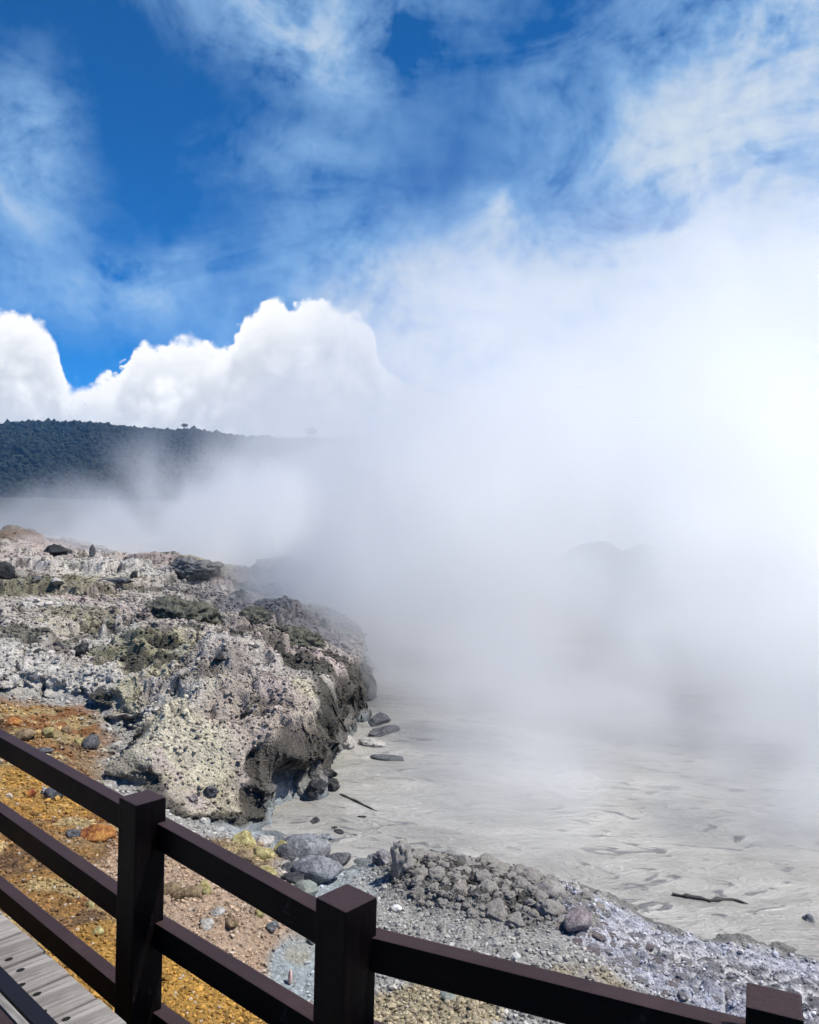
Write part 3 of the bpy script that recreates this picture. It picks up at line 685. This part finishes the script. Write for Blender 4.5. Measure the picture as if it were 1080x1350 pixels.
q0 = q1 - d1 * L1 * 1.55; q4 = q3 + d2 * L2
print('fence', q1, q2, q3, L1, L2, 'dir', d1, d2)
fence = empty('wooden_fence', (q2[0], q2[1], 0)); tag(fence, 'dark brown three-rail wooden fence along the edge of the boardwalk', 'fence')
fence.location = (0, 0, 0)
for q, dd in ((q0, d1), (q1, d1), (q2, d1), (q3, d2), (q4, d2)):
    o = box('post', (q[0], q[1], -.95), (q[0], q[1], PT), .104 if dd is d1 else .092, .104 if dd is d1 else .10, M_FENCE, fence, up=tuple(dd), bev=.005)
RW, RH = .05, .082
def on_plane(px, py, q, n, off):         # where a sight line meets the near face of a rail
    d = ray(px, py); return CAM + d * (((q - CAM) @ n + off) / (d @ n))
def rail(pa, pb, q, n, qa, qb, off):
    A, B = on_plane(*pa, q, n, off), on_plane(*pb, q, n, off)
    d = B - A; h = d.copy(); h[2] = 0; L_ = np.linalg.norm(h); u = h / L_
    ends = [A + d * (((e - A) @ u) / L_) + n * RW / 2 - np.array([0, 0, RH / 2]) for e in (qa, qb)]
    box('rail', tuple(ends[0]), tuple(ends[1]), RW, RH, M_FENCE, fence, bev=.005)
O1, O2 = .022, .018
s1, s2 = d1 * .004, d2 * .004
rail((0, 972), (154.6, 1059), q1, n1, q0, q1, O1); rail((214.7, 1090), (420, 1204), q1, n1, q1 + s1, q2, O1)
rail((0, 1071), (152, 1179), q1, n1, q0, q1, O1); rail((220, 1227), (415, 1348), q1, n1, q1 + s1, q2, O1)
rail((14, 1183), (148.6, 1294.6), q1, n1, q0, q1, O1); rail((215, 1345), (415, 1492), q1, n1, q1 + s1, q2, O1)
for dz in (0, 126, 262):
    rail((488, 1236 + dz), (985, 1361 + dz * 1.16), q2, n2, q2, q3, O2); rail((488, 1236 + dz), (985, 1361 + dz * 1.16), q2, n2, q3 + s2, q4, O2)

# ------------------------------------------------------------------ boardwalk
walk = empty('boardwalk', (0, 0, 0)); tag(walk, kind='structure')
DZ = .205; DV = np.array([0, 0, DZ])
e0 = at_z(0, 1201, DZ); e1 = at_z(148.6, 1333, DZ)
ed = (e1 - e0); ed /= np.linalg.norm(ed); en = np.array([-ed[1], ed[0], 0])      # en points away from the deck
print('deck edge gap', (q1 - e0) @ en, 'dir', ed)
seams = [(at_z(a, b, DZ) - e0) @ ed for a, b in ((29, 1229), (57.6, 1256), (83, 1276), (121.5, 1312.6))]
print('seams', seams)
W_ = .170; s0 = seams[1] - 5 * W_
import bmesh
def plank(sa, sb, k):
    wv = sb - sa - .010; L = 2.3; dz = random.uniform(-.0015, .0015); ex = random.uniform(-.0025, .0025)
    c0 = e0 + ed * ((sa + sb) / 2)
    o = box('plank', tuple(c0 + en * ex + np.array([0, 0, -.02 + dz])), tuple(c0 - en * L + np.array([0, 0, -.02 + dz])), wv, .04, M_PLANK, walk, bev=.004)
    o.data.materials.append(M_NAIL)
    bm = bmesh.new(); bm.from_mesh(o.data)
    for r_ in (.12, .95, 1.7):
        for t_ in (-.3, .3):
            jx, jy = random.uniform(-.025, .025), random.uniform(-.012, .012)
            cx_, cy_ = -L / 2 + r_ + jx, wv * t_ + jy
            ring = [bm.verts.new((cx_ + .0125 * math.cos(a_), cy_ + .009 * math.sin(a_), .0212)) for a_ in np.linspace(0, 6.283, 13)[:-1]]
            fc = bm.faces.new(ring); fc.material_index = 1; fc.smooth = False
    bm.to_mesh(o.data); bm.free()
for k in range(15): plank(s0 + k * W_, s0 + (k + 1) * W_, k)
for off in (.25, 1.2, 2.1):      # bearers under the planks
    A = e0 - en * off + ed * (s0 - .1); B = e0 - en * off + ed * (s0 + 15 * W_ + .1)
    box('bearer', (A[0], A[1], DZ - .105), (B[0], B[1], DZ - .105), .09, .12, M_FENCE, walk)
# added boards stand in for a cast shadow band, lit strip and dark corner
for (pa, pb, mt) in (((0, 1278), (0, 1312), M_SHADE), ((0, 1314), (0, 1333), M_PLANK), ((0, 1335), (0, 1375), M_FENCE)):
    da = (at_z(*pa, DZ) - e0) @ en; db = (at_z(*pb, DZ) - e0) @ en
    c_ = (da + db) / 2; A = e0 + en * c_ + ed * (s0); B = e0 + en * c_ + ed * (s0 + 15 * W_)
    box('shade_stripe_board', (A[0], A[1], DZ + .009), (B[0], B[1], DZ + .009), abs(da - db) - .004, .012, mt, walk, bev=.002)

# ------------------------------------------------------------------ hills, forest, trees
def hills():
    X = np.linspace(-1500, 1900, 420); Y = np.linspace(700, 2200, 110)
    XX, YY = np.meshgrid(X, Y); xx, yy = XX.ravel(), YY.ravel()
    crest = 110 + 9 * fbm(P3(xx * .0035, yy * 0 + 3), 4, 130) + 10 * np.exp(-((xx + 590) / 95) ** 2) - 22 * sstep(-650, -900, xx)
    t = sstep(760, 1400, yy) * (1 - .5 * sstep(1480, 2200, yy)); zz = -3 + t * crest + t * (1 - sstep(1300, 1400, yy)) * 10 * fbm(P3(xx * .006, yy * .004), 4, 133)
    n, k = XX.shape; i = np.arange(n * k).reshape(n, k); F = np.stack([i[:-1, :-1], i[:-1, 1:], i[1:, 1:], i[1:, :-1]], -1).reshape(-1, 4)
    o = mesh_obj('hills', np.stack([xx, yy, zz], -1), F, mat_rock('hill_slope', (.012, .02, .012), (.026, .036, .022), .02))
    return o, np.stack([xx, yy, zz], -1)
ho, HV = hills(); tag(ho, kind='structure')
def forest():
    g = np.random.default_rng(9); sel = (HV[:, 1] > 800) & (HV[:, 1] < 1440) & (HV[:, 0] > -900) & (HV[:, 0] < 500)
    k = g.choice(np.where(sel)[0], 22000); P = HV[k] + np.c_[g.normal(0, 4, len(k)), g.normal(0, 6, len(k)), np.zeros(len(k))]
    b, f = ICO[1]; s = 1.6 + 3.6 * g.random(len(k)) ** 2 + np.where(g.random(len(k)) < .04, 2.5, 0)
    V = b[None] * (1 + g.uniform(-.35, .35, (len(k), len(b), 1))) * s[:, None, None] * np.stack([g.uniform(.8, 1.4, len(k)), np.ones(len(k)), g.uniform(.7, 1.5, len(k))], -1)[:, None] + P[:, None] + np.array([0, 0, 1.2])
    F = f[None] + (np.arange(len(k)) * len(b))[:, None, None]
    return mesh_obj('forest', V.reshape(-1, 3), F.reshape(-1, 3), mat_rock('forest_leaves', (.006, .011, .010), (.016, .026, .018), .15), smooth=False)
tag(forest(), kind='stuff')
M_LEAF = mat_rock('tree_leaves', (.015, .028, .012), (.045, .07, .03), .8)
M_BARK = plain('bark', (.06, .045, .035))
def tree(px, py_base, h, label, seed):
    g = np.random.default_rng(seed); p = at_y(px, py_base, 1395); az = np.arctan2(HV[:, 0], HV[:, 1])
    near_ = np.abs(az - math.atan2(p[0], p[1])) < .006; j = np.argmax(np.where(near_, (HV[:, 2] - 1.64) / np.hypot(HV[:, 0], HV[:, 1]), -9)); base = HV[j] + np.array([0, -6, 3.0])
    t = empty('tree', tuple(base)); tag(t, label, 'tree')
    tube('trunk', [(0, 0, -2), (.2, 0, h * .3), (.1, .1, h * .62), (0, 0, h * .9)], np.array([1.0, .8, .6, .2]) * h / 14, M_BARK).parent = t
    n = 240; b, f = ICO[1]; d = g.normal(size=(n, 3)); d /= np.linalg.norm(d, axis=1)[:, None]
    c = d * (g.random((n, 1)) ** .5) * np.array([h * .36, h * .36, h * .24]) + np.array([0, 0, h * .62]); c[:, 0] += np.where(g.random(n) < .4, h * .14, -h * .08)
    V = b[None] * (1 + g.uniform(-.4, .4, (n, len(b), 1))) * g.uniform(.35, .95, (n, 1, 1)) * h / 14 + c[:, None]
    F = f[None] + (np.arange(n) * len(b))[:, None, None]
    mesh_obj('crown', V.reshape(-1, 3), F.reshape(-1, 3), M_LEAF, t, smooth=False)
tree(238, 566, 12, 'lone round-crowned tree standing on the ridge beside the steam', 3)
tree(405, 572, 22, 'tree on the ridge seen faintly through the steam', 5)
# ------------------------------------------------------------------ steam
def steam():
    me = bpy.data.meshes.new('steam'); o = bpy.data.objects.new('steam', me); COL.objects.link(o)
    m = bpy.data.materials.new('steam_vapour'); m.use_nodes = True; nt = m.node_tree; nt.nodes.clear()
    out = nt.nodes.new('ShaderNodeOutputMaterial'); pv = nt.nodes.new('ShaderNodeVolumePrincipled')
    pv.inputs['Color'].default_value = (1, 1, 1, 1); pv.inputs['Density'].default_value = 1.0; pv.inputs['Anisotropy'].default_value = STEAM_G
    nt.links.new(pv.outputs[0], out.inputs['Volume']); me.materials.append(m)
    ng = bpy.data.node_groups.new('steam_field', 'GeometryNodeTree')
    ng.interface.new_socket('Geometry', in_out='INPUT', socket_type='NodeSocketGeometry'); ng.interface.new_socket('Geometry', in_out='OUTPUT', socket_type='NodeSocketGeometry')
    go = ng.nodes.new('NodeGroupOutput'); vc = ng.nodes.new('GeometryNodeVolumeCube'); sm = ng.nodes.new('GeometryNodeSetMaterial'); sm.inputs['Material'].default_value = m
    lo_, hi_ = (-34, 4.5, LAKE - .04), (38, 58, 19)
    vc.inputs['Min'].default_value = lo_; vc.inputs['Max'].default_value = hi_
    for i, q in enumerate('XYZ'): vc.inputs['Resolution ' + q].default_value = int((hi_[i] - lo_[i]) / STEAM_VOX)
    pos = ng.nodes.new('GeometryNodeInputPosition').outputs[0]
    sx = ng.nodes.new('ShaderNodeSeparateXYZ'); ng.links.new(pos, sx.inputs[0])
    X, Y, Z = (N(ng, sx.outputs[i]) for i in range(3))
    nl = noise(ng, pos, .11, 3, .5) - .5; nm = noise(ng, pos, .30, 5, .58, .8) - .5; nf = noise(ng, pos, .85, 4, .6, .6) - .5
    # where the mud boils: beyond a line across the pool, right of the headland, spreading left behind its crest
    front = (Y - 5.1 + X * .03 - (Z + 1.16) * 1.15 + nl * 5 + nm * 6.5 + nf * 2.0).ss(0.0, 3.4)
    xl = (Y - 12.5).max(0) * -.75 - (Y - 19.5).max(0) * 6 - 2.0
    left = (X - xl + nl * 3 + nm * 3.6 + nf * 1.0).ss(-.2, 1.7)
    top = X * .46 + 5.2 + (X + 6.6).ss(0, 2.4) * .4 - Z + nl * 6 + nm * 4
    up = top.ss(-.9, 3.2)
    dens = ((nm * 3.0 + nl * 1.6 + nf * 2.4) + .5).max(.0) * (nm + nf * .3).ss(-.09, .10)._m('MULTIPLY_ADD', 1.5, .12)
    def hole(x, y, z, rx, ry, rz):
        d = ((X - x) / rx).pow(2) + ((Y - y) / ry).pow(2) + ((Z - z) / rz).pow(2)
        return d.ss(.25, 1.3) * .85 + .15
    dens = dens * (1.12 - (Z + nl * 4).ss(.3, 6.5) * .86)
    d = front * left * up * dens * hole(4.3, 17, .72, 1.5, 7.5, .9) * STEAM_D
    # thin far veil over the upper right
    veil = (X * .62 + 6 - Z + nl * 8 + nm * 4).ss(-4, 5) * (Y - 14).ss(0, 8) * (X + 3).ss(0, 12) * (nm * 1.2 + nl * 1.4 + .45).max(0) * .05
    low = (nm * 3.2 + nf * 1.6 + .35).max(0) * (Z * -1 + .9).ss(.2, 1.9) * (Y - 5.2).ss(0, 3.5) * (X + .3).ss(0, 1.8) * .24
    d = d + veil + low * left
    d = d * (1 - (1 - (Y - 9.6).ss(0, 2.6)) * (1 - (X + .3).ss(0, 1.9)))      # the bank and the inlet stay clear
    ng.links.new(d.s, vc.inputs['Density'])
    ng.links.new(vc.outputs[0], sm.inputs['Geometry']); ng.links.new(sm.outputs[0], go.inputs[0])
    md = o.modifiers.new('steam_field', 'NODES'); md.node_group = ng
    return o
STEAM_VOX, STEAM_D, STEAM_G = .24, .72, .5
tag(steam(), kind='stuff')

# ------------------------------------------------------------------ the air towards the hills
def haze():
    v = np.array([(a, b, c) for a in (-2450, 2450) for b in (-2450, 2450) for c in (-8, 215)], float)
    f = np.array([(0, 1, 3, 2), (4, 6, 7, 5), (0, 4, 5, 1), (2, 3, 7, 6), (0, 2, 6, 4), (1, 5, 7, 3)])
    m = bpy.data.materials.new('air'); m.use_nodes = True; nt = m.node_tree; nt.nodes.clear()
    out = nt.nodes.new('ShaderNodeOutputMaterial'); pv = nt.nodes.new('ShaderNodeVolumePrincipled'); pv.inputs['Color'].default_value = (.22, .52, 1, 1); pv.inputs['Density'].default_value = HAZE
    nt.links.new(pv.outputs[0], out.inputs['Volume'])
    return mesh_obj('haze', v, f, m, smooth=False)
HAZE = .00011
if HAZE: tag(haze(), kind='stuff')

# ------------------------------------------------------------------ sky and sun
SUN = Vector((.54, -.08, 1.0)).normalized()
w = bpy.data.worlds.new('World'); S.world = w; w.use_nodes = True; nt = w.node_tree; nt.nodes.clear()
wo = nt.nodes.new('ShaderNodeOutputWorld'); bg = nt.nodes.new('ShaderNodeBackground'); nt.links.new(bg.outputs[0], wo.inputs[0])
sky = nt.nodes.new('ShaderNodeTexSky'); sky.sky_type = 'NISHITA'; sky.sun_disc = False
sky.sun_elevation = math.asin(SUN.z); sky.sun_rotation = math.atan2(SUN.x, SUN.y); sky.ozone_density = 3.0; sky.air_density = .75; sky.dust_density = .1; sky.altitude = 2000
SKY = .10
bg.inputs[1].default_value = SKY
gen = nt.nodes.new('ShaderNodeTexCoord').outputs['Generated']
sx = nt.nodes.new('ShaderNodeSeparateXYZ'); nt.links.new(gen, sx.inputs[0])
X, Y, Z = (N(nt, sx.outputs[i]) for i in range(3))
AZ = X._m('ARCTAN2', Y); EL = Z._m('ARCSINE')
vec = combine(nt, AZ, EL, 0.0)
def azel(px, py):
    d = ray(px, py); d = d / np.linalg.norm(d); return math.atan2(d[0], d[1]), math.asin(d[2])
nA = noise(nt, vec, 3.2, 6, .6, .6) - .5; nB = noise(nt, vec, 11, 6, .62, .4) - .5; nC = noise(nt, vec, 38, 4, .6) - .5
mp = nt.nodes.new('ShaderNodeMapping'); nt.links.new(vec, mp.inputs[0]); mp.inputs['Scale'].default_value = (1, 1.8, 1); mp.inputs['Rotation'].default_value = (0, 0, R(-28))
nS = noise(nt, mp.outputs[0], 4.5, 7, .62, 1.0) - .5
def blob(px, py, rx, ry, amp, ang=0):
    a, e = azel(px, py); c, s = math.cos(ang), math.sin(ang); rx /= FPX; ry /= FPX
    u = AZ - a; v = EL - e
    if ang: u, v = u * c + v * s, v * c - u * s
    d = (u / rx)._m('MULTIPLY', u / rx) + (v / ry)._m('MULTIPLY', v / ry)
    return (d * -1.0).exp() * amp
thin = N.const(nt, .02)
for b_ in [(330, 10, 200, 60, .50, -.30), (500, 0, 150, 55, .42, 0), (400, 75, 90, 35, .32, -.4), (25, 175, 55, 70, .62, 0), (40, 270, 70, 60, .34, -.5), (100, 385, 140, 40, .5, 0), (215, 360, 60, 30, .4, .3), (400, 205, 110, 40, .35, .1),
           (970, 110, 180, 150, .75, 0), (1090, 150, 150, 220, .6, 0), (860, 230, 110, 60, .6, 0), (655, 276, 34, 26, .85, 0), (620, 345, 110, 45, .35, .3), (560, 400, 170, 80, .6, .1), (850, 395, 340, 62, .9, .22), (1050, 340, 220, 70, .6, .1),
           (450, 320, 110, 60, .25, 0), (700, 130, 60, 60, .2, 0), (600, 480, 260, 120, .9, 0), (950, 480, 300, 140, .9, 0)]:
    thin = thin + blob(*b_)
tau = (thin * (nS * 3.3 + nB * 2.3 + nC * 1.0 + .85) * 1.15 + nA * .14 + nB * .06 - .05).max(0)
cirrus = 1 - (tau * -1.35).exp()
# cumulus bank: its top line along the horizon, in azimuth
prof = [(-250, 420), (-60, 400), (0, 398), (40, 392), (62, 418), (80, 455), (88, 487), (110, 486), (150, 478), (165, 450), (175, 438), (235, 430), (268, 436), (300, 452), (310, 446), (318, 402), (350, 382), (400, 388), (432, 380), (450, 398), (478, 396), (495, 420), (500, 455), (520, 480), (545, 492), (600, 530), (700, 540), (900, 520), (1200, 520), (1500, 540)]
A0, A1 = azel(-260, 500)[0], azel(1510, 500)[0]
E0, E1 = azel(540, 640)[1], azel(540, 340)[1]
fc = nt.nodes.new('ShaderNodeFloatCurve'); cu = fc.mapping.curves[0]
pts = [((azel(a, b)[0] - A0) / (A1 - A0), (azel(a, b)[1] - E0) / (E1 - E0)) for a, b in prof]
while len(cu.points) < len(pts): cu.points.new(.5, .5)
for q, (a, b) in zip(cu.points, pts): q.location = (a, b); q.handle_type = 'VECTOR'
fc.mapping.update()
vw = nt.nodes.new('ShaderNodeTexVoronoi'); vw.feature = 'SMOOTH_F1'; vw.inputs['Scale'].default_value = 34; vw.inputs['Detail'].default_value = 2.5; vw.inputs['Smoothness'].default_value = .3; nt.links.new(vec, vw.inputs['Vector'])
bil = N(nt, vw.outputs['Distance'])
AZj = AZ + nB * .035 + nC * .012
link(nt, ((AZj - A0) / (A1 - A0)), fc.inputs['Value'])
topline = N(nt, fc.outputs[0]) * (E1 - E0) + E0
nD = noise(nt, vec, 95, 3, .65) - .5
dcu = topline - EL + nB * .034 + nC * .020 + nD * .006 - (bil - .4) * .020
fray = (noise(nt, vec, 16, 3, .6) - .40).max(0)
cum = (dcu / (fray * .055 + .003)).ss(-.3, 1.0)
soft = (AZ - azel(480, 470)[0]).ss(-.03, .10)      # the right end dissolves
cum = cum * (1 - soft * .3)
greyness = (((noise(nt, vec, 9, 6, .62, .5) - .42) * 2.6 + (bil - .35) * 1.1).max(0).min(1)) * dcu.ss(.008, .06)
cumc = mixc(nt, greyness * .8, (.98 / SKY, .98 / SKY, .98 / SKY), (.60 / SKY, .63 / SKY, .67 / SKY))
blue = mixc(nt, 1.0, sky.outputs[0], (SKYTINT[0], SKYTINT[1], SKYTINT[2]), 'MULTIPLY') if False else sky.outputs[0]
tint = nt.nodes.new('ShaderNodeMix'); tint.data_type = 'RGBA'; tint.blend_type = 'MULTIPLY'; tint.inputs[0].default_value = 1; nt.links.new(sky.outputs[0], tint.inputs[6]); tint.inputs[7].default_value = (.125, .80, 1.33, 1)
cic = mixc(nt, cirrus.ss(.50, 1.0), (.33 / SKY, .56 / SKY, .84 / SKY), (.66 / SKY, .73 / SKY, .78 / SKY))
c1 = mixc(nt, cirrus * .95, tint.outputs[2], cic)
c2 = mixc(nt, cum, c1, cumc)
nt.links.new(c2, bg.inputs[0])
ld = bpy.data.lights.new('sun', 'SUN'); ld.energy = 5.0; ld.angle = R(.53); ld.color = (1, .975, .91)
lo_ = bpy.data.objects.new('sun', ld); COL.objects.link(lo_); lo_.rotation_euler = (-SUN).to_track_quat('-Z', 'Y').to_euler()

# ------------------------------------------------------------------ render
S.view_settings.view_transform = 'Standard'; S.view_settings.look = 'None'; S.view_settings.exposure = .18; S.view_settings.gamma = 1
S.render.engine = 'CYCLES'
c = S.cycles
c.use_denoising = True
c.volume_bounces = 14; c.max_bounces = 18; c.diffuse_bounces = 3; c.glossy_bounces = 2; c.transparent_max_bounces = 8
c.volume_step_rate = 3.0; c.volume_max_steps = 128
c.use_adaptive_sampling = True; c.adaptive_threshold = .04; c.adaptive_min_samples = 12
